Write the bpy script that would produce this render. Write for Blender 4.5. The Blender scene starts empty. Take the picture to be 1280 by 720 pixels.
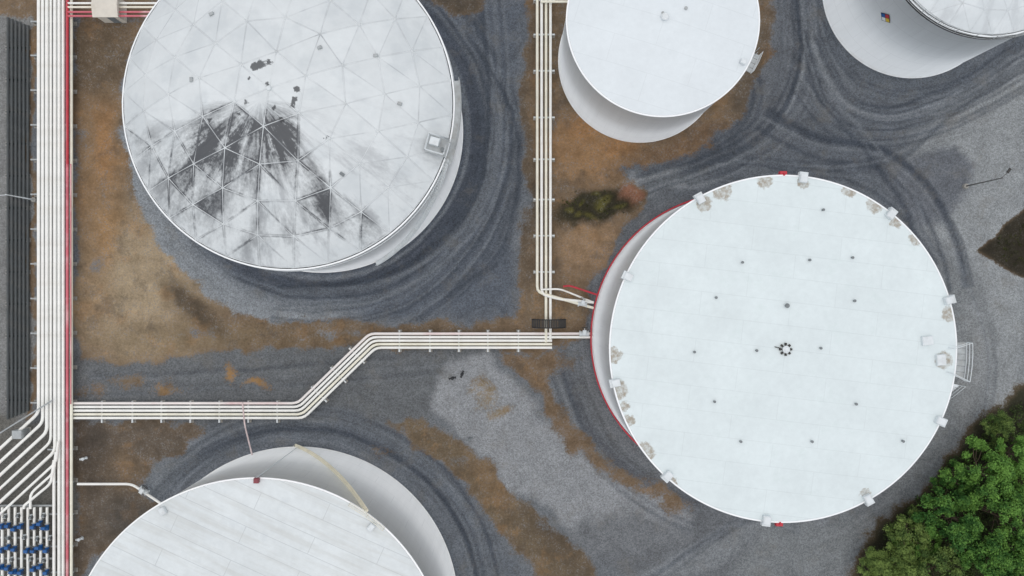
import bpy, math, random
import numpy as np
from mathutils import Vector
random.seed(7); np.random.seed(7)
S=bpy.context.scene
H=85.333
def P(px,py,z=0.0):
    f=(H-z)/H
    return Vector(((px-640)/10*f,(360-py)/10*f,z))
def lin(c):
    return tuple(((v/255)/12.92 if v/255<=0.04045 else ((v/255+0.055)/1.055)**2.4) for v in c)

# ---------------------------------------------------------------- node helper
class NT:
    def __init__(s,name):
        s.m=bpy.data.materials.new(name); s.m.use_nodes=True
        s.t=s.m.node_tree; s.b=s.t.nodes["Principled BSDF"]
    def n(s,ty,**k):
        nd=s.t.nodes.new(ty)
        for a,b in k.items(): setattr(nd,a,b)
        return nd
    def l(s,a,b): s.t.links.new(a,b)
    def put(s,sock,v):
        if isinstance(v,bpy.types.NodeSocket): s.l(v,sock)
        else: sock.default_value=v
    def math(s,op,a,b=None,c=None):
        nd=s.n('ShaderNodeMath',operation=op)
        s.put(nd.inputs[0],a)
        if b is not None: s.put(nd.inputs[1],b)
        if c is not None: s.put(nd.inputs[2],c)
        return nd.outputs[0]
    def mr(s,v,a,b,c=0.0,d=1.0,smooth=False):
        nd=s.n('ShaderNodeMapRange'); nd.interpolation_type='SMOOTHSTEP' if smooth else 'LINEAR'
        s.put(nd.inputs[0],v)
        for i,x in enumerate((a,b,c,d)): nd.inputs[i+1].default_value=x
        return nd.outputs[0]
    def noise(s,vec,scale,detail=4,rough=0.55):
        nd=s.n('ShaderNodeTexNoise'); nd.inputs['Scale'].default_value=scale
        nd.inputs['Detail'].default_value=detail; nd.inputs['Roughness'].default_value=rough
        if vec is not None: s.l(vec,nd.inputs['Vector'])
        return nd.outputs[0]
    def mix(s,f,a,b):
        nd=s.n('ShaderNodeMix',data_type='RGBA')
        s.put(nd.inputs[0],f)
        for sk,v in ((nd.inputs[6],a),(nd.inputs[7],b)):
            if isinstance(v,bpy.types.NodeSocket): s.l(v,sk)
            else: sk.default_value=(*v[:3],1)
        return nd.outputs[2]
    def scale(s,c,f):
        nd=s.n('ShaderNodeVectorMath',operation='SCALE')
        s.put(nd.inputs[0],c) if isinstance(c,bpy.types.NodeSocket) else setattr(nd.inputs[0],'default_value',c[:3])
        s.put(nd.inputs[3],f); return nd.outputs[0]
    def vmul(s,c,v):
        nd=s.n('ShaderNodeVectorMath',operation='MULTIPLY'); s.l(c,nd.inputs[0]); nd.inputs[1].default_value=v; return nd.outputs[0]
    def comb(s,x,y,z):
        nd=s.n('ShaderNodeCombineXYZ')
        for i,v in enumerate((x,y,z)): s.put(nd.inputs[i],v)
        return nd.outputs[0]
    def sep(s,v):
        nd=s.n('ShaderNodeSeparateXYZ'); s.l(v,nd.inputs[0]); return nd.outputs
    def obj(s): return s.n('ShaderNodeTexCoord').outputs['Object']
    def col(s,c): s.put(s.b.inputs['Base Color'],c)
    def bump(s,h,st=0.3,d=0.05):
        nd=s.n('ShaderNodeBump'); nd.inputs['Strength'].default_value=st; nd.inputs['Distance'].default_value=d
        s.l(h,nd.inputs['Height']); s.l(nd.outputs[0],s.b.inputs['Normal'])
    def rough(s,v): s.put(s.b.inputs['Roughness'],v)

def simple(name,rgb,rough=0.55,var=0.25,sc=1.5,dirt=None,metal=0.0,dirtamt=0.4):
    t=NT(name); o=t.obj()
    n=t.noise(o,sc,6); f=t.mr(n,0.3,0.7,1-var,1+var*0.5)
    c=t.scale(lin(rgb),f)
    if dirt:
        n2=t.noise(o,sc*0.6,5,0.65); c=t.mix(t.mr(n2,0.5,0.72,0,dirtamt),c,lin(dirt))
    t.col(c); t.rough(rough); t.b.inputs['Metallic'].default_value=metal
    return t.m
M={}
M['pipe']=simple('pipe_white_paint',(243,243,238),0.45,0.06,0.8,(205,200,188),dirtamt=0.35)
M['pipecream']=simple('pipe_cream_paint',(238,235,218),0.5,0.08,0.8,(200,188,160),dirtamt=0.3)
M['pipepink']=simple('pipe_faded_red_paint',(208,108,120),0.55,0.2,0.25,(232,204,204),dirtamt=0.9)
M['pipeblush']=simple('pipe_blush_paint',(238,232,228),0.55,0.08,0.12,(210,128,134),dirtamt=0.6)
M['red']=simple('red_fire_paint',(190,48,62),0.5,0.2,1.0,(150,80,80))
M['conduit']=simple('dark_grey_conduit',(74,79,80),0.7,0.2,1.0,(98,94,86))
M['steel']=simple('galvanised_steel',(168,173,174),0.5,0.2,2.0,(130,120,105))
M['white']=simple('white_trim_paint',(216,222,224),0.45,0.1,1.5,(180,180,175))
M['dark']=simple('dark_grating',(60,58,56),0.7,0.3,3.0)
M['pole']=simple('weathered_pole',(100,100,98),0.7,0.2,3.0)
M['black']=simple('black_rail_paint',(38,40,43),0.6,0.2,3.0)
M['blue']=simple('blue_valve_paint',(28,92,156),0.45,0.2,2.0,(40,60,80))
M['beige']=simple('pale_shelter_panel',(214,208,196),0.6,0.1,1.0,(175,165,145))
M['cream']=simple('cream_stair_paint',(234,228,206),0.55,0.08,1.0)
M['conc']=simple('concrete',(156,154,148),0.9,0.2,2.0,(110,100,85))
M['yellow']=simple('yellow_paint',(205,180,70),0.5,0.1)
M['grey']=simple('grey_fitting',(120,126,128),0.6,0.2,3.0)
M['glass']=simple('lamp_lens',(200,205,205),0.2,0.05)
M['bark']=simple('bark',(92,80,66),0.95,0.3,4.0)

# ---------------------------------------------------------------- mesh builder
class MB:
    def __init__(s): s.v=[]; s.f=[]; s.sm=[]
    def add(s,vs,fs,smooth=False):
        b=len(s.v); s.v+= [tuple(v) for v in vs]; s.f+=[tuple(b+i for i in f) for f in fs]; s.sm+=[smooth]*len(fs)
    def box(s,c,sz,rot=0.0):
        c=Vector(c); x,y,z=[k/2 for k in sz]; ca,sa=math.cos(rot),math.sin(rot)
        vs=[]
        for dz in(-z,z):
            for dx,dy in((-x,-y),(x,-y),(x,y),(-x,y)):
                vs.append((c.x+dx*ca-dy*sa,c.y+dx*sa+dy*ca,c.z+dz))
        s.add(vs,[(3,2,1,0),(4,5,6,7),(0,1,5,4),(1,2,6,5),(2,3,7,6),(3,0,4,7)])
    def bbox(s,c,sz,rot=0.0,bv=0.05):
        c=Vector(c); ca,sa=math.cos(rot),math.sin(rot); vs=[]
        lv=[(-sz[2]/2,0),(sz[2]/2-bv,0),(sz[2]/2,bv)]
        for z,ins in lv:
            x,y=sz[0]/2-ins,sz[1]/2-ins
            for dx,dy in((-x,-y),(x,-y),(x,y),(-x,y)):
                vs.append((c.x+dx*ca-dy*sa,c.y+dx*sa+dy*ca,c.z+z))
        fs=[(3,2,1,0),(8,9,10,11)]
        for k in(0,4):
            for i in range(4): fs.append((k+i,k+(i+1)%4,k+4+(i+1)%4,k+4+i))
        s.add(vs,fs)
    def tube(s,pts,r,n=8,cap=True):
        pts=[Vector(p) for p in pts]; k=len(pts); rings=[]
        up=None
        for i,p in enumerate(pts):
            d1=(p-pts[i-1]).normalized() if i>0 else None
            d2=(pts[i+1]-p).normalized() if i<k-1 else None
            if d1 is None: t=d2; sc=1
            elif d2 is None: t=d1; sc=1
            else:
                t=(d1+d2)
                t=d2 if t.length<1e-4 else t.normalized(); sc=min(1/max(t.dot(d2),0.3),1.6)
            if up is None:
                ref=Vector((0,0,1)) if abs(t.z)<0.9 else Vector((1,0,0))
                a=t.cross(ref).normalized()
            else:
                a=(up-t*up.dot(t)).normalized()
            up=a; b=t.cross(a).normalized()
            bend=None
            if d1 is not None and d2 is not None and (d2-d1).length>1e-4: bend=(d2-d1).normalized()
            ring=[]
            for j in range(n):
                an=2*math.pi*j/n; o=a*math.cos(an)*r+b*math.sin(an)*r
                if bend is not None: o=o+bend*o.dot(bend)*(sc-1)
                ring.append(p+o)
            rings.append(ring)
        vs=[v for rg in rings for v in rg]; fs=[]
        for i in range(k-1):
            for j in range(n):
                fs.append((i*n+j,i*n+(j+1)%n,(i+1)*n+(j+1)%n,(i+1)*n+j))
        s.add(vs,fs,True)
        if cap:
            s.add(rings[0],[tuple(range(n))]); s.add(rings[-1],[tuple(reversed(range(n)))])
    def cyl(s,c,r,h,n=16,r2=None):
        r2=r if r2 is None else r2; c=Vector(c)
        vs=[(c.x+r*math.cos(2*math.pi*i/n),c.y+r*math.sin(2*math.pi*i/n),c.z) for i in range(n)]
        vs+=[(c.x+r2*math.cos(2*math.pi*i/n),c.y+r2*math.sin(2*math.pi*i/n),c.z+h) for i in range(n)]
        s.add(vs,[(i,(i+1)%n,n+(i+1)%n,n+i) for i in range(n)],n>10)
        s.add(vs[n:],[tuple(range(n))]); s.add(vs[:n],[tuple(reversed(range(n)))])
    def obj(s,name,mat,parent=None,origin=None,label=None,cat=None,group=None):
        o=Vector(origin) if origin is not None else Vector((0,0,0))
        me=bpy.data.meshes.new(name)
        vs=s.v if parent is not None or origin is None else [tuple(Vector(v)-o) for v in s.v]
        me.from_pydata(vs,[],s.f)
        me.polygons.foreach_set('use_smooth',s.sm)
        me.update()
        ob=bpy.data.objects.new(name,me); S.collection.objects.link(ob)
        me.materials.append(mat)
        if parent is not None: ob.parent=parent
        else: ob.location=o
        if label: ob['label']=label
        if cat: ob['category']=cat
        if group: ob['group']=group
        return ob
def empty(name,loc,label,cat,group=None):
    e=bpy.data.objects.new(name,None); e.location=loc; S.collection.objects.link(e)
    e['label']=label; e['category']=cat
    if group: e['group']=group
    return e
def copythings(src,locs,rots=None,scales=None):
    out=[]
    kids=list(src.children)
    for i,l in enumerate(locs):
        c=src.copy(); c.location=l
        if rots: c.rotation_euler=(0,0,rots[i])
        if scales: c.scale=(scales[i],)*3
        S.collection.objects.link(c)
        for k in kids:
            kc=k.copy(); kc.parent=c; S.collection.objects.link(kc)
        out.append(c)
    return out

T={ # base centre px, r px, height
 'dome':((403,165),175,13.0),
 'small':((800,76),101.5,13.0),
 'big':((915.6,421.8),175.6,15.95),
 'low':((373,758),199,14.1),
 'far':((1140,-15),112,14.2)}

# ================================================================ GROUND
def vnoise(x,y,sc,seed):
    rs=np.random.RandomState(seed); G=rs.rand(256,256)
    u=x*sc+1000.3; v=y*sc+1000.7
    i=np.floor(u).astype(int); j=np.floor(v).astype(int); fu=u-i; fv=v-j
    fu=fu*fu*(3-2*fu); fv=fv*fv*(3-2*fv)
    g=lambda a,b:G[a%256,b%256]
    return (g(i,j)*(1-fu)+g(i+1,j)*fu)*(1-fv)+(g(i,j+1)*(1-fu)+g(i+1,j+1)*fu)*fv
def fbm(x,y,sc,seed,o=4):
    r=0;a=1;t=0
    for k in range(o):
        r=r+a*vnoise(x,y,sc*2**k,seed+k); t+=a; a*=0.55
    return r/t
def sdf(poly,x,y):
    n=len(poly); d=np.full(x.shape,1e18); s=np.ones(x.shape)
    for i in range(n):
        ax,ay=poly[i]; bx,by=poly[i-1]
        ex,ey=bx-ax,by-ay; wx,wy=x-ax,y-ay
        t=np.clip((wx*ex+wy*ey)/(ex*ex+ey*ey),0,1)
        dx,dy=wx-ex*t,wy-ey*t
        d=np.minimum(d,dx*dx+dy*dy)
        c1=y>=ay; c2=y<by; c3=ex*wy>ey*wx
        fl=(c1&c2&c3)|(~c1&~c2&~c3)
        s=np.where(fl,-s,s)
    return s*np.sqrt(d)
far_=[400,1000,3000,9000,30000]
xs=np.array([-60-f for f in far_[::-1]]+list(np.arange(-60,1341,2.5))+[1340+f for f in far_])
ys=np.array([-60-f for f in far_[::-1]]+list(np.arange(-60,781,2.5))+[780+f for f in far_])
X,Y=np.meshgrid(xs,ys); nx,ny=len(xs),len(ys)
x=X.ravel(); y=Y.ravel()
wx=x+(fbm(x,y,0.025,11)-0.5)*34; wy=y+(fbm(x,y,0.025,31)-0.5)*34
N=len(x)
gcol=np.tile(np.array(lin((103,107,113))),(N,1)); dcol=np.tile(np.array(lin((118,101,83))),(N,1))
g=np.ones(N); stk=np.full(N,0.3)
def mask(poly,fe,warp=1.0):
    d=sdf(poly,x+(wx-x)*warp,y+(wy-y)*warp); t=np.clip(0.5-d/(2*fe),0,1); return t*t*(3-2*t)
def blob(cx,cy,rx,ry,fe=0.5,rot=0):
    a=math.radians(rot); dx,dy=wx-cx,wy-cy
    u=(dx*math.cos(a)+dy*math.sin(a))/rx; v=(-dx*math.sin(a)+dy*math.cos(a))/ry
    r=np.sqrt(u*u+v*v); t=np.clip((1+fe-r)/(2*fe),0,1); return t*t*(3-2*t)
def paint(arr,m,rgb,a=1.0):
    c=np.array(lin(rgb)); arr[:]=arr*(1-(m*a)[:,None])+c*(m*a)[:,None]
def ring(c,r0,r1,fe):
    d=np.hypot(x-c[0]+(wx-x)*0.25,y-c[1]+(wy-y)*0.25); a=np.clip(0.5+(d-r0)/(2*fe),0,1); b=np.clip(0.5-(d-r1)/(2*fe),0,1)
    return a*b
def sect(c,a0,a1,fe=12):
    an=np.degrees(np.arctan2(y-c[1],x-c[0]))%360; m=(a0+a1)/2; hw=(a1-a0)/2
    d=np.abs((an-m+180)%360-180); return np.clip((hw-d)/fe+0.5,0,1)
def smoothline(pts,k=8):
    P_=[pts[0]]+list(pts)+[pts[-1]]; out=[]
    for i in range(1,len(P_)-2):
        p0,p1,p2,p3=[np.array(q,float) for q in P_[i-1:i+3]]
        for t in np.linspace(0,1,k,endpoint=False):
            out.append(tuple(0.5*((2*p1)+(-p0+p2)*t+(2*p0-5*p1+4*p2-p3)*t*t+(-p0+3*p1-3*p2+p3)*t**3)))
    out.append(tuple(pts[-1])); return out
def offlane(pts,off,w,col,al,fe=1.6,skew=0.0):
    pl=smoothline(pts,6); out=[]
    for i,p in enumerate(pl):
        a=pl[max(i-1,0)]; b=pl[min(i+1,len(pl)-1)]; dx,dy=b[0]-a[0],b[1]-a[1]; L_=math.hypot(dx,dy)+1e-6
        oo=off+skew*(i/len(pl)-0.5)
        out.append((p[0]-dy/L_*oo,p[1]+dx/L_*oo))
    d=np.full(N,1e9)
    near_=(x>min(p[0] for p in out)-30)&(x<max(p[0] for p in out)+30)&(y>min(p[1] for p in out)-30)&(y<max(p[1] for p in out)+30)
    xx=(x+(wx-x)*0.2)[near_]; yy=(y+(wy-y)*0.2)[near_]; dm_=np.full(len(xx),1e9)
    for (ax,ay),(bx,by) in zip(out[:-1],out[1:]):
        ex,ey=bx-ax,by-ay; ux=xx-ax; uy=yy-ay
        t=np.clip((ux*ex+uy*ey)/(ex*ex+ey*ey+1e-6),0,1); dm_=np.minimum(dm_,np.hypot(ux-ex*t,uy-ey*t))
    d[near_]=dm_
    paint(gcol,np.clip(0.5-(d-w)/(2*fe),0,1),col,al)
L=[([(0,440),(640,428),(560,500),(540,530),(95,530),(0,530)],20,(98,101,105),1),
   ([(150,60),(160,230),(240,350),(310,400),(640,398),(655,0),(520,0),(300,-60)],14,(88,94,104),1),
   ([(700,240),(960,60),(1000,-60),(1400,-60),(1400,60),(1230,90),(1130,190),(1120,260),(1000,215),(860,250),(800,235)],30,(92,97,105),1),
   ([(1290,70),(1180,140),(1120,230),(1190,330),(1225,430),(1230,560),(1290,500)],22,(134,138,142),1),
   ([(960,0),(1020,0),(1035,70),(1070,110),(1000,150),(960,190),(930,150)],26,(99,103,110),1),
   ([(1108,200),(1190,188),(1212,215),(1198,268),(1145,280),(1112,250)],7,(94,98,106),0.9),
   ([(1180,330),(1225,350),(1240,470),(1190,570),(1110,640),(1060,725),(880,725),(940,650),(1100,640)],20,(115,119,123),1),
   ([(690,470),(740,460),(780,560),(850,620),(950,655),(900,725),(780,725),(700,610),(860,640),(770,590)],14,(96,99,104),1),
   ([(540,510),(562,452),(615,448),(660,500),(740,575),(790,610),(860,645),(855,680),(745,700),(690,640),(640,612),(590,560)],7,(134,137,142),1),
   ([(700,655),(780,640),(862,655),(855,700),(745,715)],16,(100,103,108),0.8),
   ([(180,620),(195,575),(250,545),(350,525),(460,532),(530,565),(610,650),(655,725),(560,725),(400,560),(220,620)],12,(94,99,107),1),
   ([(-10,-10),(46,-10),(46,530),(-10,530)],4,(120,121,122),1),
   ([(-20,520),(96,530),(96,730),(-20,730)],8,(102,101,98),1),
   ([(775,725),(850,695),(930,648),(965,650),(905,700),(865,725)],8,(116,120,125),1),
   ]
for poly,fe,c,a in L: paint(gcol,mask(poly,fe),c,a)
cd=(403,165); cl=(375,763); cb=(915,422); cf=(1140,-15); cs_=(800,76)
for (cc,r0,r1,fe,a0,a1,col,al) in (
    (cd,216,260,12,85,200,(132,137,143),.85),(cd,180,202,8,-60,130,(70,75,86),.65),
    (cl,205,216,4,205,350,(106,110,117),.5),(cl,219,232,5,215,365,(64,69,78),.75),(cl,246,257,5,232,365,(70,75,84),.65),(cl,220,262,8,185,232,(124,129,135),.6),
    (cb,204,216,5,95,175,(76,79,86),.65),(cb,178,196,6,100,170,(108,110,114),.5)):
    paint(gcol,ring(cc,r0,r1,fe)*sect(cc,a0,a1,22),col,al)
paint(gcol,blob(830,228,55,14,0.6,-12),(134,138,143),0.85)
paint(gcol,blob(1215,470,18,90,0.7,4),(134,137,140),0.6)
paint(gcol,blob(1200,600,50,10,0.8,-45),(86,86,84),0.5)
paint(gcol,blob(1190,160,50,10,0.8,-35),(122,126,131),0.6)
DK=(60,66,76); LT=(126,131,138)
def arc(c,r,a0,a1,n=10,dr=0): return [(c[0]+(r+dr*i/n)*math.cos(math.radians(a0+(a1-a0)*i/n)),c[1]+(r+dr*i/n)*math.sin(math.radians(a0+(a1-a0)*i/n))) for i in range(n+1)]
rg=random.Random(21)
routes=[(arc(cd,196,-60,120,14),0.9,14),(arc(cd,222,-45,105,14,10),0.8,14),(arc(cd,240,-20,70,12,22),0.6,11),
  (arc(cl,226,205,362,16),0.9,11),(arc(cl,252,232,362,14),0.7,9),
  ([(985,-40),(990,70),(965,145),(905,190),(800,228)],1.0,15),([(1010,-40),(1016,80),(1000,140),(950,190),(860,225)],0.8,11),
  ([(1018,50),(1055,122),(1120,142),(1200,112),(1300,52)],1.1,15),([(1000,100),(1045,158),(1115,172),(1195,148),(1300,92)],0.95,12),
  ([(955,150),(1025,186),(1100,198),(1148,236),(1184,300),(1200,360)],1.0,14),([(930,195),(1010,208),(1080,224),(1135,268),(1176,325)],0.8,9),
  ([(1030,20),(1050,80),(1095,112),(1160,115),(1230,85),(1290,40)],0.7,8),([(930,60),(948,120),(920,170),(860,205)],0.6,9),
  ([(1005,40),(1030,120),(1085,180),(1135,250),(1150,290)],0.8,9),([(1290,70),(1200,128),(1130,190),(1060,210),(960,205)],0.7,9),
  ([(1200,330),(1226,400),(1236,470),(1222,550),(1170,620)],0.45,10),
  ([(806,735),(868,692),(936,652),(1000,662)],0.7,12),([(700,470),(735,560),(790,622),(862,662)],0.7,8),
  ([(610,-20),(622,120),(606,240),(545,320),(450,362),(350,368)],0.8,16),
  ([(560,-20),(590,60),(640,160),(630,300),(560,370)],0.6,9),
  ([(110,482),(250,478),(380,470),(560,452)],0.35,14)]
for pts,al,spread in routes:
    k=max(4,int(spread*0.8))
    for i in range(k):
        o_=rg.uniform(-spread,spread); dark=rg.random()<0.55
        offlane(pts,o_,rg.uniform(0.6,2.4) if dark else rg.uniform(0.4,1.3),DK if dark else LT,min(0.9,al*rg.uniform(0.25,0.78)),rg.uniform(1.3,2.4),rg.uniform(-14,14))
kk_=34.0
dd=np.stack([np.clip(np.hypot(x-c[0][0],y-c[0][1])-c[1],-150,2000) for c in T.values()])
near=-kk_*np.log(np.exp(-dd/kk_).sum(0)+1e-30)
stk[:]=np.where((wx>520)&(wx<660)&(wy<400),0.7,stk)
stk=np.maximum(stk,np.clip(1.2-near/80,0,0.8))
stk=np.maximum(stk,blob(1060,130,220,120,0.5)*0.7)
stk*=1-mask(L[8][0],10)*0.9
D=[([(93,22),(210,22),(160,60),(150,110),(153,180),(170,240),(200,310),(236,350),(300,398),(360,408),(480,408),(600,402),(646,396),(655,300),(656,-60),(700,-60),(705,110),(740,160),(800,190),(775,215),(800,240),(805,262),(765,300),(735,345),(742,400),(742,425),(700,437),(640,440),(560,434),(420,438),(300,440),(200,450),(95,457)],12,1),
   ([(700,90),(730,190),(790,213),(870,190),(930,150),(958,80),(970,-60),(700,-60)],12,1),
   ([(95,530),(265,530),(200,572),(180,605),(205,640),(120,705),(95,725)],12,1),
   ([(485,527),(535,528),(590,562),(650,622),(738,700),(748,730),(672,730),(625,662),(570,600),(522,556)],12,1),
   ([(622,440),(700,436),(703,460),(688,482),(720,528),(775,586),(862,630),(848,646),(770,602),(706,548),(668,490)],13,0.85),
   ([(515,-60),(610,-60),(600,15),(560,28),(538,15)],10,1),
   ([(38,-10),(47,-10),(47,520),(38,520)],4,0.8),
   ([(-10,-10),(200,-10),(200,24),(95,24),(-10,20)],8,0.8),
   ]
for poly,fe,a in D: g=np.minimum(g,1-mask(poly,fe)*a)
bank=[(1219,314),(1242,296),(1285,256),(1500,150),(1500,450),(1285,350),(1250,334)]
slope=[(1050,735),(1092,655),(1187,568),(1285,478),(1700,200),(1700,1400),(900,1400)]
g=np.minimum(g,1-mask(bank,4,0.35)); g=np.minimum(g,1-mask(slope,12))
for b in ((215,487,26,10),(288,470,12,14),(322,482,20,8),(120,490,24,10),(600,492,14,22),(622,520,14,10),(130,540,40,10),(690,455,30,16),(170,475,30,8),(470,560,10,8)):
    g=np.minimum(g,1-blob(*b,0.9)*0.58)
for b in ((690,150,6,30),(120,330,10,20),(250,420,30,8),(420,425,50,5),(740,548,22,8),(810,606,18,6),(565,575,18,8),(690,665,20,10)):
    g=np.maximum(g,blob(*b,0.9)*0.5)
paint(dcol,blob(175,350,80,85,0.8,40),(158,142,119),0.9)
paint(dcol,blob(225,425,90,14,0.8,0),(150,134,110),0.7)
paint(dcol,blob(122,220,24,140,0.7),(138,113,86),0.85)
paint(dcol,blob(128,180,14,40,0.6),(150,112,75),0.55); paint(dcol,blob(140,290,16,26,0.6),(150,116,78),0.45)
paint(dcol,blob(120,70,40,60,0.7),(96,84,70),0.9)
paint(dcol,blob(330,425,150,16,0.7,2),(110,95,76),0.6)
paint(dcol,blob(240,385,50,14,0.7,40),(78,69,59),0.9)
paint(dcol,blob(520,415,100,8,0.7,0),(104,91,77),0.7)
paint(dcol,blob(735,180,55,40,0.6,20),(150,118,86),0.85)
paint(dcol,blob(725,150,14,24,0.5,10),(164,120,78),0.5); paint(dcol,blob(770,185,24,10,0.5,20),(160,118,78),0.5)
paint(dcol,blob(720,90,12,40,0.6,0),(122,98,76),0.7)
paint(dcol,blob(850,185,80,18,0.7,-20),(116,94,74),0.85)
paint(dcol,blob(940,90,20,80,0.7,12),(94,84,73),0.9)
paint(dcol,blob(735,300,34,40,0.6),(148,123,98),0.85)
paint(dcol,blob(660,200,8,200,0.8),(90,82,73),0.7)
paint(dcol,blob(712,60,16,90,0.8),(104,90,75),0.8)
paint(dcol,blob(742,256,56,19,0.3,-4),(52,49,38),1.0)
for bx_,by_,br_ in ((722,262,8),(738,268,6),(757,252,9),(770,262,5),(708,254,5),(748,243,5),(730,250,4)):
    paint(dcol,blob(bx_,by_,br_,br_*0.55,0.5,rg.uniform(-40,40)),(94,90,46),0.7)
paint(dcol,blob(786,248,12,12,0.4),(134,96,78),0.9)
paint(dcol,blob(700,385,40,24,0.7),(136,117,95),0.7)
paint(dcol,mask(D[2][0],14),(94,85,76),0.9)
paint(dcol,blob(150,585,40,20,0.8),(118,101,82),0.7)
paint(dcol,blob(115,560,18,50,0.8),(70,64,59),0.8)
paint(dcol,blob(160,640,30,20,0.8),(80,76,72),0.8)
paint(dcol,mask(D[3][0],14),(104,92,76),0.9)
paint(dcol,blob(610,600,40,16,0.8,45),(126,104,80),0.6)
paint(dcol,blob(700,680,50,22,0.8,45),(86,76,65),0.8)
paint(dcol,mask(D[4][0],14),(114,96,78),0.7)
paint(dcol,mask(D[5][0],10),(76,69,61),0.9)
paint(dcol,mask(bank,6,0.35),(50,46,38),1)
paint(dcol,mask(slope,12),(50,50,38),1)
paint(dcol,blob(215,487,30,12,0.7),(146,120,88),0.9); paint(dcol,blob(305,475,40,16,0.7),(164,128,84),0.9)
paint(dcol,blob(605,505,40,30,0.7),(142,129,109),0.9)
idx=np.arange(nx*ny).reshape(ny,nx)
f4=np.stack([idx[1:,:-1],idx[1:,1:],idx[:-1,1:],idx[:-1,:-1]],-1).reshape(-1,4)
co=np.stack([(x-640)/10,(360-y)/10,np.zeros(N)],-1)
me=bpy.data.meshes.new('ground')
me.vertices.add(N); me.vertices.foreach_set('co',co.ravel())
me.loops.add(f4.size); me.loops.foreach_set('vertex_index',f4.ravel())
me.polygons.add(len(f4)); me.polygons.foreach_set('loop_start',np.arange(0,f4.size,4))
me.update(calc_edges=True); me.validate()
for nm,arr in(('gravel_col',gcol),('dirt_col',dcol)):
    a=me.attributes.new(nm,'FLOAT_COLOR','POINT'); a.data.foreach_set('color',np.concatenate([arr,np.ones((N,1))],1).ravel())
for nm,arr in(('gravelness',g),('shell_distance',near/10),('streak',stk)):
    a=me.attributes.new(nm,'FLOAT','POINT'); a.data.foreach_set('value',arr.astype(np.float32))
go=bpy.data.objects.new('ground',me); S.collection.objects.link(go); go['kind']='structure'
t=NT('gravel_and_dirt_ground')
def attr(n,o='Fac'):
    a=t.n('ShaderNodeAttribute'); a.attribute_name=n; return a.outputs[o]
o=t.obj(); xyz=t.sep(o)
n1=t.noise(o,0.5,8,0.6); n2=t.noise(o,3.5,6,0.7); n3=t.noise(o,11,3,0.6)
gg=t.math('ADD',attr('gravelness'),t.math('MULTIPLY',t.math('SUBTRACT',n1,0.5),1.3))
gg=t.math('ADD',gg,t.math('MULTIPLY',t.math('SUBTRACT',n2,0.5),1.3))
gm=t.mr(gg,0.28,0.74,smooth=True)
vo=t.n('ShaderNodeTexVoronoi'); vo.inputs['Scale'].default_value=7.5; t.l(o,vo.inputs['Vector'])
vs_=t.sep(vo.outputs['Color'])
grain=t.math('MULTIPLY',t.mr(vs_[0],0,1,0.74,1.26),t.mr(n3,0.3,0.7,0.82,1.18))
grain=t.math('MULTIPLY',grain,t.mr(n1,0.3,0.7,0.86,1.14))
wn=t.noise(o,0.04,2,0.5)
sd=t.math('ADD',attr('shell_distance'),t.math('MULTIPLY',wn,6.0))
sv=t.comb(t.math('MULTIPLY',sd,1.7),t.math('MULTIPLY',xyz[0],0.03),t.math('MULTIPLY',xyz[1],0.03))
sn=t.noise(sv,1.0,6,0.7)
sfac=t.mr(sn,0.32,0.68,0.7,1.3)
smod=t.math('MULTIPLY',attr('streak'),t.mr(t.noise(o,0.13,3,0.5),0.35,0.6,0.2,1.1))
sm=t.math('ADD',1.0,t.math('MULTIPLY',t.math('SUBTRACT',sfac,1.0),smod))
gc=t.scale(t.scale(attr('gravel_col','Color'),grain),sm)
bl=t.mr(t.noise(o,0.3,7,0.7),0.52,0.68,0,0.28,True)
gc=t.mix(bl,gc,lin((116,112,106)))
df=t.math('MULTIPLY',t.mr(n2,0.25,0.75,0.7,1.28),t.mr(n3,0.3,0.7,0.84,1.16))
df=t.math('MULTIPLY',df,t.mr(n1,0.3,0.7,0.74,1.22))
dsrc=attr('dirt_col','Color')
dc=t.scale(dsrc,df)
lum=t.mr(t.sep(dsrc)[0],0.06,0.13)
oc=t.math('MULTIPLY',t.mr(t.noise(o,0.22,7,0.7),0.53,0.63,0,0.3,True),lum)
dc=t.mix(oc,dc,t.scale(lin((150,116,80)),df))
dk=t.mr(t.noise(t.comb(xyz[1],xyz[0],3.0),0.28,8,0.72),0.52,0.63,0,0.42,True)
dc=t.mix(t.math('MULTIPLY',dk,lum),dc,t.scale(lin((88,81,74)),df))
peb=t.math('MULTIPLY',t.math('MULTIPLY',t.mr(vs_[1],0.78,0.9),t.mr(n1,0.4,0.6)),t.mr(lum,0,1,0.12,0.6))
dc=t.mix(peb,dc,lin((126,126,128)))
c=t.mix(gm,dc,gc); t.col(t.vmul(c,(1.06,1.06,1.02))); t.rough(0.95); t.b.inputs['Specular IOR Level'].default_value=0.2
t.bump(t.math('ADD',t.math('MULTIPLY',vs_[0],0.5),n2),0.55,0.12)
me.materials.append(t.m)

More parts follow.
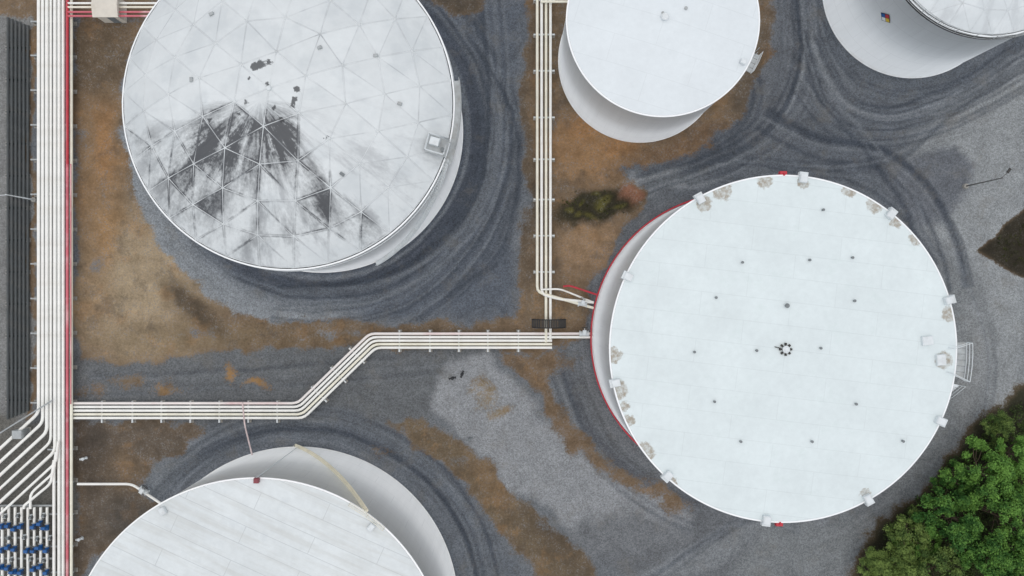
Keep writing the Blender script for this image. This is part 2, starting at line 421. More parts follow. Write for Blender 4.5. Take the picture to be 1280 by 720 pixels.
# ================================================================ TANK MATERIALS
def shellmat(name,rgb):
    t=NT(name); o=t.obj(); q=t.sep(o)
    sv=t.comb(t.math('MULTIPLY',q[0],1.0),t.math('MULTIPLY',q[1],1.0),t.math('MULTIPLY',q[2],0.08))
    st=t.noise(sv,1.3,5,0.6); f=t.mr(st,0.3,0.7,0.94,1.0)
    fr=t.math('FRACT',t.math('DIVIDE',q[2],2.4))
    seam=t.math('LESS_THAN',fr,0.022)
    ang=t.math('ARCTAN2',q[1],q[0])
    row=t.math('FLOOR',t.math('DIVIDE',q[2],2.4))
    va=t.math('FRACT',t.math('ADD',t.math('MULTIPLY',ang,2.6),t.math('MULTIPLY',row,0.37)))
    vseam=t.math('LESS_THAN',va,0.008)
    sm=t.math('MAXIMUM',seam,vseam)
    low=t.mr(q[2],0,0.7,0.2,0)
    c=t.scale(lin(rgb),f)
    c=t.mix(t.math('MULTIPLY',sm,0.2),c,lin((160,165,168)))
    c=t.mix(t.math('MULTIPLY',low,t.mr(t.noise(o,1.5,5),0.35,0.65)),c,lin((160,145,125)))
    t.col(c); t.rough(0.5); return t.m
def roofmat(name,rgb,pw=2.2,pl=8.0,rot=0.0,seam=0.2,mott=0.1,spots=(),dirt=0.15,wet=(198,206,208),streak=0.0,streakcol=(196,192,180),plate=0.9,spotcol=(165,163,156)):
    t=NT(name); o=t.obj()
    mp=t.n('ShaderNodeMapping'); mp.inputs['Rotation'].default_value=(0,0,rot); t.l(o,mp.inputs['Vector'])
    br=t.n('ShaderNodeTexBrick'); t.l(mp.outputs[0],br.inputs['Vector'])
    br.inputs['Scale'].default_value=1; br.inputs['Brick Width'].default_value=pl; br.inputs['Row Height'].default_value=pw
    br.inputs['Mortar Size'].default_value=0.05; br.inputs['Mortar Smooth'].default_value=0.5
    br.inputs['Color1'].default_value=(1,1,1,1); br.inputs['Color2'].default_value=(plate,plate,plate,1); br.inputs['Mortar'].default_value=(0.5,0.5,0.5,1)
    bs=t.sep(br.outputs['Color'])[0]
    n=t.noise(o,0.25,6,0.6); n2=t.noise(o,1.6,5,0.6)
    f=t.math('MULTIPLY',t.mr(n,0.3,0.7,1-mott,1+mott*0.4),t.mr(n2,0.3,0.7,1-mott*0.6,1.02))
    f=t.math('MULTIPLY',f,t.mr(bs,0.5,1.0,1-seam,1.0))
    c=t.scale(lin(rgb),f)
    c=t.mix(t.mr(t.noise(o,0.5,8,0.7),0.52,0.7,0,dirt,True),c,lin(wet))
    if streak>0:
        mq=t.sep(mp.outputs[0])
        sk=t.noise(t.comb(t.math('MULTIPLY',mq[0],0.1),t.math('MULTIPLY',mq[1],1.1),0.0),1.0,6,0.65)
        c=t.mix(t.mr(sk,0.42,0.7,0,streak,True),c,lin(streakcol))
    q=t.sep(o); tot=None
    wob=t.math('MULTIPLY',t.math('SUBTRACT',n2,0.5),1.2)
    for (sx,sy,r) in spots:
        dx=t.math('SUBTRACT',q[0],sx); dy=t.math('SUBTRACT',q[1],sy)
        d=t.math('ADD',t.math('SQRT',t.math('ADD',t.math('MULTIPLY',dx,dx),t.math('MULTIPLY',dy,dy))),wob)
        m=t.mr(d,r*0.75,r,1,0,True)
        tot=m if tot is None else t.math('MAXIMUM',tot,m)
    if tot is not None:
        nn=t.mr(t.noise(o,2.2,6,0.75),0.4,0.58,0.3,0.9)
        c=t.mix(t.math('MULTIPLY',tot,nn),c,lin(spotcol))
    t.col(c); t.rough(0.5); t.b.inputs['Specular IOR Level'].default_value=0.3
    t.bump(t.math('ADD',bs,t.math('MULTIPLY',n2,0.4)),0.1,0.03)
    return t.m

def shell(parent,r,h,mat,name='shell'):
    b=MB(); n=160; prof=[(r+0.10,0.0),(r+0.10,0.12),(r,0.12),(r,h-0.12),(r+0.14,h-0.12),(r+0.14,h),(r-0.02,h+0.02)]
    vs=[(a*math.cos(2*math.pi*i/n),a*math.sin(2*math.pi*i/n),z) for a,z in prof for i in range(n)]
    fs=[(k*n+i,k*n+(i+1)%n,(k+1)*n+(i+1)%n,(k+1)*n+i) for k in range(len(prof)-1) for i in range(n)]
    b.add(vs,fs,False)
    for q in range(2*n,3*n): b.sm[q]=True
    return b.obj(name,mat,parent)
def cone_roof(parent,r,h,rise,mat,label=None):
    b=MB(); n=144; R=14; vs=[(0,0,h+rise)]
    for k in range(1,R+1):
        u=k/R; z=h+0.02+rise*(1-u**1.25)
        vs+=[((r-0.03)*u*math.cos(2*math.pi*i/n),(r-0.03)*u*math.sin(2*math.pi*i/n),z) for i in range(n)]
    fs=[(0,1+i,1+(i+1)%n) for i in range(n)]
    for k in range(R-1):
        a=1+k*n; c=a+n
        fs+=[(a+i,c+i,c+(i+1)%n,a+(i+1)%n) for i in range(n)]
    b.add(vs,fs,True); return b.obj('roof',mat,parent,label=label)
def rail_arc(parent,r,z,a0,a1,mat,name='guardrail',hh=1.05,rad=0.035,step=2.0):
    b=MB(); n=max(2,int(abs(a1-a0)*r/0.9))
    for zz in(hh,hh*0.55,0.12):
        b.tube([(r*math.cos(a0+(a1-a0)*i/n),r*math.sin(a0+(a1-a0)*i/n),z+zz) for i in range(n+1)],rad,5)
    m=max(1,int(abs(a1-a0)*r/step))
    for i in range(m+1):
        a=a0+(a1-a0)*i/m; b.tube([(r*math.cos(a),r*math.sin(a),z),(r*math.cos(a),r*math.sin(a),z+hh)],rad,5)
    return b.obj(name,mat,parent)
def spiral_stair(parent,r,h,a0,a1,mat,w=0.6,railmat=None,dz=0.24,tread=0.26):
    b=MB(); n=int(h/dz)
    for i in range(n):
        u=(i+0.5)/n; a=a0+(a1-a0)*u
        b.box(((r+w/2+0.06)*math.cos(a),(r+w/2+0.06)*math.sin(a),h*u),(w,tread,0.04),a)
    for rr in(r+0.05,r+w+0.08):
        b.tube([(rr*math.cos(a0+(a1-a0)*i/30),rr*math.sin(a0+(a1-a0)*i/30),h*i/30) for i in range(31)],0.05,6)
    st=b.obj('stairway',mat,parent)
    b=MB(); rr=r+w+0.08
    for dz in(0.55,1.05):
        b.tube([(rr*math.cos(a0+(a1-a0)*i/30),rr*math.sin(a0+(a1-a0)*i/30),h*i/30+dz) for i in range(31)],0.022,5)
    for i in range(0,31,3):
        a=a0+(a1-a0)*i/30; b.tube([(rr*math.cos(a),rr*math.sin(a),h*i/30),(rr*math.cos(a),rr*math.sin(a),h*i/30+1.05)],0.022,5)
    b.obj('handrail',railmat or mat,st)
    return st
def geodome(parent,r,h,rise,n,mat,batmat,dirtf,rot=0.0,batr=0.035,SUB=5,scuff=None):
    R=(r*r+rise*rise)/(2*rise); pm=math.asin(r/R); C=Vector((0,0,h+0.1-(R-rise)))
    def pos(k,j,dr=0):
        if k==0: return (0,0,h+0.1+rise+dr)
        ph=pm*k/n; a=2*math.pi*j/(6*k)+rot
        return ((R+dr)*math.sin(ph)*math.cos(a),(R+dr)*math.sin(ph)*math.sin(a),h+0.1+(R+dr)*math.cos(ph)-(R-rise))
    tri=[];edges=set()
    for k in range(1,n+1):
        for s in range(6):
            for i in range(k):
                A=(k,(s*k+i)%(6*k)); B=(k,(s*k+i+1)%(6*k)); Cc=(k-1,(s*(k-1)+i)%(6*(k-1)) if k>1 else 0)
                tri.append((A,B,Cc)); edges|={tuple(sorted((A,B))),tuple(sorted((B,Cc))),tuple(sorted((A,Cc)))}
            for i in range(k-1):
                A=(k-1,(s*(k-1)+i)%(6*(k-1))); B=(k,(s*k+i+1)%(6*k)); Cc=(k-1,(s*(k-1)+i+1)%(6*(k-1)))
                tri.append((A,B,Cc)); edges|={tuple(sorted((A,Cc)))}
    me=bpy.data.meshes.new('dome_roof'); vs=[];fs=[];bary=[];dr=[];nrm_=[]
    for tr in tri:
        p=[Vector(pos(*q)) for q in tr]
        nrm=(p[1]-p[0]).cross(p[2]-p[0]).normalized()
        if nrm.z<0: p=[p[0],p[2],p[1]]; nrm=-nrm
        rnd=random.random(); ids={}
        for i in range(SUB+1):
            for j in range(SUB+1-i):
                u,v=i/SUB,j/SUB; w=1-u-v
                q=p[0]*w+p[1]*u+p[2]*v; rn=(q-C).normalized()
                q=q+rn*(R-(q-C).length)*0.6
                ids[(i,j)]=len(vs); vs.append(tuple(q)); bary.append((w,u,v,1))
                d=dirtf(q.x,q.y); dr.append((min(1.4,d*(0.5+0.75*rnd)),rnd,scuff(q.x,q.y) if scuff else 0,1)); nrm_.append(tuple((rn*0.85+nrm*0.15).normalized()))
        for i in range(SUB):
            for j in range(SUB-i):
                fs.append((ids[(i,j)],ids[(i+1,j)],ids[(i,j+1)]))
                if i+j<SUB-1: fs.append((ids[(i+1,j)],ids[(i+1,j+1)],ids[(i,j+1)]))
    m=144; base=len(vs)
    for i in range(m):
        a=2*math.pi*i/m
        vs+=[((r-0.6)*math.cos(a),(r-0.6)*math.sin(a),h+0.16),((r+0.02)*math.cos(a),(r+0.02)*math.sin(a),h+0.03)]
        bary+=[(1,1,1,1)]*2; dr+=[(0,0.5,0,1)]*2; nrm_+=[(0,0,1)]*2
    for i in range(m):
        j=(i+1)%m; fs.append((base+2*i,base+2*i+1,base+2*j+1,base+2*j))
    me.from_pydata(vs,[],fs)
    me.polygons.foreach_set('use_smooth',[True]*len(fs))
    me.normals_split_custom_set_from_vertices(nrm_)
    al=me.attributes.new('bary','FLOAT_COLOR','POINT'); al.data.foreach_set('color',np.array(bary,dtype=np.float32).ravel())
    al=me.attributes.new('grime','FLOAT_COLOR','POINT'); al.data.foreach_set('color',np.array(dr,dtype=np.float32).ravel())
    ob=bpy.data.objects.new('dome_roof',me); S.collection.objects.link(ob); ob.parent=parent; me.materials.append(mat)
    b=MB()
    for A,B in edges:
        b.tube([pos(*A,0.0),pos(*B,0.0)],batr,4,False)
    b.obj('seam_batten',batmat,ob)
    return pos
def domemat(name,rgb,dark,grimek,cx=0.0,cy=0.0):
    t=NT(name); o=t.obj(); q=t.sep(o)
    a=t.n('ShaderNodeAttribute'); a.attribute_name='bary'; bq=t.sep(a.outputs['Vector'])
    ed=t.math('MINIMUM',t.math('MINIMUM',bq[0],bq[1]),bq[2])
    a2=t.n('ShaderNodeAttribute'); a2.attribute_name='grime'; gq=t.sep(a2.outputs['Vector'])
    lx=t.math('SUBTRACT',q[0],cx); ly=t.math('SUBTRACT',q[1],cy)
    ang=t.math('ARCTAN2',ly,lx); rad=t.math('SQRT',t.math('ADD',t.math('MULTIPLY',lx,lx),t.math('MULTIPLY',ly,ly)))
    sn=t.noise(t.comb(t.math('MULTIPLY',ang,5.0),t.math('MULTIPLY',rad,0.15),0.0),1.0,7,0.68)
    bn=t.noise(o,0.9,6,0.6); mm=t.noise(o,0.28,5,0.6); hf=t.noise(o,2.6,6,0.75)
    f=t.math('MULTIPLY',t.mr(bn,0.3,0.7,0.95,1.03),t.mr(gq[1],0,1,0.965,1.02))
    c=t.scale(lin(rgb),f)
    c=t.mix(t.mr(mm,0.44,0.66,0,0.4,True),c,lin((188,195,198)))
    lowm=t.mr(ly,2.0,-7.0,0.04,1.0)
    c=t.mix(t.math('MULTIPLY',t.mr(sn,0.47,0.66,0,0.5*grimek,True),lowm),c,lin((130,133,137)))
    g1=t.math('MULTIPLY',gq[0],t.math('ADD',t.mr(sn,0.38,0.6,0.28,1.0),t.math('MULTIPLY',t.mr(hf,0.38,0.6,-0.3,1),0.25)))
    wide=t.mr(ed,0.0,0.08,1,0,True)
    g1=t.math('ADD',g1,t.math('MULTIPLY',t.math('MULTIPLY',t.mr(gq[0],0.06,0.5),wide),t.mr(bn,0.42,0.6,0.05,0.8)))
    c=t.mix(t.mr(g1,0.15,1.0,0,0.93),c,lin(dark))
    c=t.mix(t.math('MULTIPLY',t.mr(ed,0.0,0.035,1,0,True),t.mr(mm,0.36,0.62,0.1,0.5)),c,lin((146,151,155)))
    sf=t.math('ADD',gq[2],t.math('MULTIPLY',t.math('SUBTRACT',hf,0.5),1.7))
    c=t.mix(t.math('MULTIPLY',t.mr(sf,0.4,0.64,0,0.85,True),t.math('GREATER_THAN',gq[2],0.05)),c,lin((52,54,57)))
    t.col(c); t.rough(0.5); t.b.inputs['Specular IOR Level'].default_value=0.3
    return t.m
def A(px,py,key):
    (c,r,h)=T[key]; p=P(px,py,h); q=P(*c); return math.atan2(p.y-q.y,p.x-q.x)
def LOC(px,py,key,z):
    q=P(*T[key][0]); p=P(px,py,z); return Vector((p.x-q.x,p.y-q.y,z))
SH=shellmat('painted_shell_plates',(245,248,249)); SH2=shellmat('painted_shell_plates_cool',(243,248,250))

# ---- tank A : geodesic dome
c,r,h=T['dome']; r/=10
tk=empty('storage_tank',P(*c),'large round tank with stained triangular-panel dome roof','storage tank','round storage tanks')
shell(tk,r,h,SH)
RISE=5.6; RR=(r*r+RISE**2)/(2*RISE)
def DL(px,py):
    z=h+4
    for _ in range(4):
        q=LOC(px,py,'dome',z); d2=min(q.x*q.x+q.y*q.y,r*r*0.99); z=h+math.sqrt(RR*RR-d2)-(RR-RISE)
    return q.x,q.y
BL=[(*DL(345,163),2.1,1.4),(*DL(352,188),1.7,1.0),(*DL(272,160),2.2,1.0),(*DL(282,185),2.1,.9),(*DL(235,205),2.9,.8),(*DL(320,212),2.2,.75),(*DL(255,186),2.2,.8),(*DL(312,150),1.6,.6),
    (*DL(250,250),3.0,.7),(*DL(300,245),2.6,.6),(*DL(232,280),2.8,.65),(*DL(330,285),2.6,.5),(*DL(425,275),2.8,.65),(*DL(385,215),1.7,.6),(*DL(205,240),2.6,.6),(*DL(400,245),2.2,.6),(*DL(300,310),2.6,.5),(*DL(370,305),2.4,.4),(*DL(455,290),2.0,.4),(*DL(190,185),2.4,.5),(*DL(168,160),1.8,.4)]
def df1(x_,y_): return sum(w*math.exp(-((x_-a)**2+(y_-b)**2)/(s*s)) for a,b,s,w in BL)
SC=[(*DL(a,b),s) for a,b,s in ((326,81,.55),(317,84,.35),(337,78,.3),(371,112,.35),(368,124,.35),(366,133,.28),(335,106,.28),(312,97,.22),(352,150,.35),(308,128,.3),(408,172,.22),(343,135,.28),(262,150,.28),(300,142,.28))]
def sc1(x_,y_): return sum(math.exp(-((x_-a)**2+(y_-b)**2)/(s*s)) for a,b,s in SC)
sx,sy=DL(325,125)
dm=domemat('weathered_dome_panels',(215,220,221),(62,64,68),1.0,sx,sy)
geodome(tk,r-0.12,h,RISE,5,dm,simple('dome_battens',(218,223,224),0.5,0.15,0.6,(150,154,157),dirtamt=0.7),df1,rot=0.35,batr=0.055,SUB=12,scuff=sc1)
b=MB(); b.cyl((0,0,h+RISE),0.3,0.3,12,0.22); b.obj('crown_vent',M['white'],tk)
rail_arc(tk,r+0.8,h-0.1,A(575,100,'dome'),A(566,185,'dome'),M['steel'],rad=0.03)
b=MB(); a0=A(575,100,'dome'); a1=A(560,205,'dome'); n=16
vs=[];fs=[]
for i in range(n+1):
    a=a0+(a1-a0)*i/n
    for rr,z in((r+0.15,h-0.1),(r+0.85,h-0.1),(r+0.85,h-0.16),(r+0.15,h-0.16)): vs.append((rr*math.cos(a),rr*math.sin(a),z))
for i in range(n):
    for k in range(4): fs.append((4*i+k,4*i+(k+1)%4,4*i+4+(k+1)%4,4*i+4+k))
b.add(vs,fs); b.obj('walkway',M['steel'],tk)
b=MB(); n=140; b.tube([((r+0.16)*math.cos(2*math.pi*i/n),(r+0.16)*math.sin(2*math.pi*i/n),h-1.0) for i in range(n+1)],0.07,5,False); b.obj('wind_girder',M['white'],tk)
pl=LOC(546,181,'dome',h+1.9); ap=math.atan2(pl.y,pl.x)
b=MB(); b.box((pl.x,pl.y,h+1.6),(2.3,1.9,0.08),ap)
for dx in(-1.0,1.0):
    for dy in(-.85,.85):
        q=Vector((dx*math.cos(ap)-dy*math.sin(ap),dx*math.sin(ap)+dy*math.cos(ap),0))
        b.tube([(pl.x+q.x,pl.y+q.y,h+0.3),(pl.x+q.x,pl.y+q.y,h+2.6)],0.04,5)
pf=b.obj('platform',M['steel'],tk)
b=MB()
loop=[(dx*math.cos(ap)-dy*math.sin(ap)+pl.x,dx*math.sin(ap)+dy*math.cos(ap)+pl.y) for dx,dy in((-1.0,-.85),(1.0,-.85),(1.0,.85),(-1.0,.85),(-1.0,-.85))]
for z in(2.1,2.6): b.tube([(X_,Y_,h+z) for X_,Y_ in loop],0.04,5)
b.obj('guardrail',M['white'],pf)
b=MB(); b.bbox((pl.x-0.2,pl.y+0.3,h+2.0),(1.0,0.8,0.75),ap); b.obj('gauge_hatch',M['white'],pf)
b=MB(); b.cyl((pl.x+0.6,pl.y-0.5,h+1.64),0.22,0.5,12); b.obj('gauge_pipe',M['grey'],pf)
spiral_stair(tk,r,h,A(440,325,'dome'),A(560,200,'dome'),M['white'],w=0.45)
for px,py in((428,218),(265,18),(470,70),(500,130),(240,100),(400,60)):
    X_,Y_=DL(px,py); z=h+math.sqrt(RR*RR-X_*X_-Y_*Y_)-(RR-RISE); b=MB()
    b.bbox((X_,Y_,z+0.16),(0.45,0.3,0.2),random.random()*3,0.03); b.obj('panel_patch',M['grey'] if px==428 else M['steel'],tk)

# ---- tank B : small cone roof
c,r,h=T['small']; r/=10
tk=empty('storage_tank',P(*c),'smaller round tank with clean smooth white cone roof','storage tank','round storage tanks')
shell(tk,r,h,SH)
cone_roof(tk,r,h,0.7,roofmat('clean_white_roof',(219,226,229),3.0,9.0,0.3,0.06,0.05,dirt=0.25,wet=(202,210,213),plate=0.97))
b=MB(); b.cyl((0,0,h+0.66),0.3,0.3,12); b.cyl((0,0,h+0.96),0.42,0.1,12,0.3); b.obj('roof_vent',M['white'],tk)
for px,py,rr in((857,11,0.18),(828,17,0.16)):
    q=LOC(px,py,'small',h+0.5); b=MB(); b.cyl((q.x,q.y,h+0.4),rr,0.35,10); b.obj('roof_fitting',M['steel'],tk)
am=A(940,78,'small')
rail_arc(tk,r+0.75,h-0.1,am-0.10,am+0.10,M['white'],rad=0.025)
b=MB()
for k in range(4):
    a=am-0.10+0.2*k/4+0.025; b.box(((r+0.45)*math.cos(a),(r+0.45)*math.sin(a),h-0.1),(0.6,0.48,0.05),a)
b.obj('platform',M['steel'],tk)
b=MB(); b.bbox(((r-0.6)*math.cos(am-0.05),(r-0.6)*math.sin(am-0.05),h+0.35),(0.6,0.5,0.4),am); b.obj('gauge_hatch',M['white'],tk)
b=MB()
a=am+0.10; tv=Vector((-math.sin(a),math.cos(a),0))*0.25; cx,cy=(r+0.25)*math.cos(a),(r+0.25)*math.sin(a)
for s_ in(-1,1): b.tube([(cx+tv.x*s_,cy+tv.y*s_,0),(cx+tv.x*s_,cy+tv.y*s_,h+1)],0.03,5)
for k in range(42): b.tube([(cx-tv.x,cy-tv.y,0.3+k*0.3),(cx+tv.x,cy+tv.y,0.3+k*0.3)],0.02,4)
b.obj('ladder',M['steel'],tk)

# ---- tank C : big
c,r,h=T['big']; r/=10
tk=empty('storage_tank',P(*c),'largest round tank with flat white roof and rim vents','storage tank','round storage tanks')
shell(tk,r,h,SH)
sp=[]
for px,py,rr in((767,444,.9),(771,488,1.1),(786,526,.7),(804,566,1.2),(780,508,.6),(903,239,1.1),(955,226,.9),(1003,229,.7),(880,254,.9),(1062,238,.8),(1094,256,1.0),(1120,278,.7),(1147,296,1.0),(1187,392,.9),(1179,450,1.0),(838,603,.8),(1080,616,.6)):
    q=LOC(px,py,'big',h); sp.append((q.x,q.y,rr))
cone_roof(tk,r,h,0.55,roofmat('white_plated_roof',(217,227,228),2.4,9.0,0.12,0.07,0.07,sp,dirt=0.4,wet=(198,210,209),plate=0.93,spotcol=(152,142,126)))
for px,py in((875,250),(1003,222),(1112,268),(1185,375),(1172,525),(1083,622),(957,648),(835,593),(787,347),(770,478)):
    a=A(px,py,'big'); b=MB(); rr=r-0.15
    b.bbox((rr*math.cos(a),rr*math.sin(a),h+0.3),(0.9,0.75,0.5),a,0.08)
    b.bbox(((rr+0.45)*math.cos(a),(rr+0.45)*math.sin(a),h+0.1),(0.35,0.85,0.6),a,0.05)
    b.obj('rim_vent',M['white'],tk)
for px,py in((928,328),(1012,325),(1066,322),(895,372),(1068,376),(945,438),(1025,435),(983,382),(893,502),(926,552),(1015,552),(1070,505),(1130,552),(1030,262),(868,440)):
    q=LOC(px,py,'big',h+0.45); z=h+0.5*(1-(math.hypot(q.x,q.y)/r)**1.25); b=MB()
    big=(px,py)==(983,382)
    b.cyl((q.x,q.y,z),0.15 if big else 0.10,0.25,10); b.cyl((q.x,q.y,z+0.25),0.24 if big else 0.14,0.06,10)
    b.obj('roof_fitting',M['grey'],tk)
b=MB(); z=h+0.55
b.cyl((0,0,z-0.05),0.3,0.3,12)
for k in range(8):
    a=k*math.pi/4; b.tube([(0.3*math.cos(a),0.3*math.sin(a),z+0.12),(0.55*math.cos(a),0.55*math.sin(a),z+0.12)],0.04,5)
    b.bbox((0.55*math.cos(a),0.55*math.sin(a),z+0.08),(0.2,0.2,0.22),a,0.03)
b.tube([(-0.5,0.1,z+.2),(-1.1,0.25,z+0.08)],0.05,5)
v=b.obj('centre_vent',M['dark'],tk)
b=MB(); b.cyl((0,0,z+0.25),0.38,0.12,12,0.2); b.obj('vent_cap',M['white'],v)
am=A(1196,450,'big')
b=MB()
for k in range(6):
    a=am-0.10+0.2*k/6+0.018; b.box(((r+0.6)*math.cos(a),(r+0.6)*math.sin(a),h-0.05),(0.85,0.55,0.05),a)
b.obj('platform',M['steel'],tk)
rail_arc(tk,r+1.05,h-0.05,am-0.11,am+0.10,M['white'],rad=0.035)
for s_ in(-0.11,0.10):
    b=MB()
    for zz in(0.5,1.05): b.tube([((r-0.8)*math.cos(am+s_*0.7),(r-0.8)*math.sin(am+s_*0.7),h+zz),((r+1.05)*math.cos(am+s_),(r+1.05)*math.sin(am+s_),h+zz-0.05)],0.035,5)
    b.tube([((r-0.8)*math.cos(am+s_*0.7),(r-0.8)*math.sin(am+s_*0.7),h),((r-0.8)*math.cos(am+s_*0.7),(r-0.8)*math.sin(am+s_*0.7),h+1.05)],0.035,5)
    b.obj('guardrail',M['white'],tk)
for px,py,sx_,sy_ in((1177,450,0.9,1.1),(1160,426,1.1,0.9)):
    q=LOC(px,py,'big',h+0.4); b=MB(); b.bbox((q.x,q.y,h+0.25),(sx_,sy_,0.4),0.1,0.05); b.obj('gauge_hatch',M['white'],tk)
spiral_stair(tk,r,h,am-0.9,am-0.14,M['white'])
for px,py in((980,217),(975,655)):
    a=A(px,py,'big'); b=MB(); b.tube([((r+0.35)*math.cos(a),(r+0.35)*math.sin(a),0.4),((r+0.35)*math.cos(a),(r+0.35)*math.sin(a),h-0.2),((r+0.1)*math.cos(a),(r+0.1)*math.sin(a),h+0.1)],0.11,6)
    b.bbox(((r+0.3)*math.cos(a),(r+0.3)*math.sin(a),h-0.3),(0.45,0.7,0.5),a); b.obj('foam_riser',M['red'],tk)
# ---- tank D : lower
c,r,h=T['low']; r/=10
tk=empty('storage_tank',P(*c),'large round tank with streaked white roof and cream stair','storage tank','round storage tanks')
shell(tk,r,h,shellmat('painted_shell_plates_warm',(245,247,246)))
cone_roof(tk,r,h,0.6,roofmat('streaked_white_roof',(218,224,225),1.9,14.0,0.42,0.2,0.1,dirt=0.4,wet=(190,197,200),streak=0.5,streakcol=(190,192,188),plate=0.94))
spiral_stair(tk,r,h,math.radians(91),A(462,636,'low'),M['cream'],w=0.32,railmat=M['cream'])
a=A(322,597,'low'); b=MB(); b.bbox(((r-0.1)*math.cos(a),(r-0.1)*math.sin(a),h+0.3),(0.5,0.5,0.5),a)
b.obj('foam_chamber',simple('dark_red_paint',(130,62,70),0.5),tk)
b=MB(); b.tube([((r+0.2)*math.cos(a),(r+0.2)*math.sin(a),0.4),((r+0.2)*math.cos(a),(r+0.2)*math.sin(a),h+0.2)],0.05,6); b.obj('foam_riser',M['white'],tk)
for px,py in((467,655),(215,655)):
    a=A(px,py,'low'); b=MB(); b.bbox(((r-0.7)*math.cos(a),(r-0.7)*math.sin(a),h+0.3),(0.8,0.6,0.4),a,0.08); b.obj('rim_vent',M['white'],tk)
b=MB(); b.cyl((0,0,h+0.55),0.4,0.5,12); b.cyl((0,0,h+1.05),0.6,0.15,12,0.3); b.obj('centre_vent',M['steel'],tk)
a1=A(462,636,'low'); rail_arc(tk,r+0.1,h,a1-0.12,a1+0.1,M['cream'],rad=0.025)
# ---- tank E : far corner
c,r,h=T['far']; r/=10
tk=empty('storage_tank',P(*c),'round tank with panelled dome roof, black rim rail, hazard diamond','storage tank','round storage tanks')
shell(tk,r,h,SH2)
dm2=domemat('pale_dome_panels',(218,224,226),(120,124,126),0.4)
geodome(tk,r-0.1,h,2.6,5,dm2,M['white'],lambda a,b:0.12,rot=0.1)
b=MB(); n=120; vs=[(rr*math.cos(2*math.pi*i/n),rr*math.sin(2*math.pi*i/n),z) for rr,z in((r+0.16,h-0.05),(r+0.38,h-0.05),(r+0.38,h-0.2)) for i in range(n)]
b.add(vs,[(k*n+i,k*n+(i+1)%n,(k+1)*n+(i+1)%n,(k+1)*n+i) for k in range(2) for i in range(n)]); b.obj('rim_gutter',M['black'],tk)
rail_arc(tk,r+0.4,h-0.05,math.radians(190),math.radians(330),M['steel'],rad=0.03)
a=math.radians(-138.7); zc=9.4
rv=Vector((math.cos(a),math.sin(a),0)); tv=Vector((-math.sin(a),math.cos(a),0)); up=Vector((0,0,1))
bk=MB(); cc=rv*(r+0.06)+up*zc; kk=0.78; d=0.36; k=0.33
bk.add([cc-tv*kk,cc-up*kk,cc+tv*kk,cc+up*kk],[(0,1,2,3)]); sg=bk.obj('hazard_diamond',M['black'],tk)
for (du,dt,mt,nm) in((1,0,M['red'],'red_quarter'),(-1,0,M['white'],'white_quarter'),(0,-1,M['blue'],'blue_quarter'),(0,1,M['yellow'],'yellow_quarter')):
    e=rv*(r+0.075)+up*(zc+du*d)+tv*dt*d; q=MB()
    q.add([e-tv*k,e-up*k,e+tv*k,e+up*k],[(0,1,2,3)]); q.obj(nm,mt,sg)

# ================================================================ PIPES
def pipe(pts,z,r,mat,label,group,name='pipeline',n=8):
    w=[P(p[0],p[1],p[2] if len(p)>2 else z) for p in pts]
    out=[w[0]]
    for i in range(1,len(w)-1):
        a,bv,cv=w[i-1],w[i],w[i+1]; rr=min(0.7,(a-bv).length*0.4,(cv-bv).length*0.4)
        p0=bv+(a-bv).normalized()*rr; p2=bv+(cv-bv).normalized()*rr
        for t_ in(0,0.33,0.66,1): out.append(p0*(1-t_)**2+bv*2*t_*(1-t_)+p2*t_**2)
    out.append(w[-1])
    b=MB(); b.tube(out,r,n)
    return b.obj(name,mat,None,origin=w[0],label=label,cat='pipe',group=group)
G1='parallel pipes on the main rack'
xsL=[48.5+5.1*i for i in range(9)]
for i,xx in enumerate(xsL):
    m=M['pipe'] if i<7 else (M['pipepink'] if i==7 else M['pipecream'])
    lab='long white pipeline on low steel supports' if i<7 else ('faded red pipeline running beside white pipes' if i==7 else 'cream pipeline at edge of pipe rack')
    if i<5:
        yb=516+12*i
        pts=[(xx,-60),(xx,yb),(-50,yb+(xx+50)*0.92)]
    else: pts=[(xx,-60),(xx,790)]
    pipe(pts,1.1 if i!=3 else 0.95,(0.2,0.19,0.2,0.17,0.205,0.195,0.185)[i] if i<7 else 0.17,m,lab,G1)
for i in range(3):
    yb=578+i*13
    pipe([(73-i*3,yb-26,1.5),(70-i*3,yb,1.5),(-50,yb+(120-i*3)*0.92,1.5)] if i<1 else [(73-i*3,yb-26,1.5),(70-i*3,yb,1.5),(46-i*8,yb+24+i*2,1.5),(46-i*8,636,1.5)],1.5,0.16,M['pipe'],'white branch pipeline turning diagonally off rack','branch pipes feeding the valve manifold')
pipe([(66,500,1.7),(-30,560,1.7)],1.7,0.09,M['steel'],'thin grey pipe crossing gravel diagonally','branch pipes feeding the valve manifold')
for k in range(8):
    pipe([(3+8*k,634),(3+8*k,790)],1.1,0.16,M['pipe'],'short white manifold pipe carrying blue valves','manifold pipes')
for yy in(632,672,698):
    pipe([(-30,yy),(66,yy)],0.75,0.13,M['steel'],'grey header pipe crossing the manifold','manifold pipes')
pipe([(67.5,575,1.3),(67.5,790,1.3)],1.3,0.17,M['pipe'],'white pipe running beside manifold','manifold pipes')
for i in range(6):
    pipe([(10+5.0*i,22+2*i),(10+5.0*i,524-2*i)],0.3,0.15,M['conduit'],'dark grey conduit laid on gravel','dark parallel conduits',name='conduit')
for i,(yy,m) in enumerate(((4,M['pipe']),(9,M['pipecream']),(15,M['pipepink']),(20,M['pipepink']))):
    pipe([(85,yy,1.6),(205-i*5,yy,1.6)],1.6,0.13,m,'thin horizontal pipe near pale shelter','pipes beside the shelter')
pipe([(84.5,-10,1.6),(84.5,26,1.6),(84.5,205,1.5)],1.5,0.14,M['red'],'red fire water pipe on rack','red fire pipes')
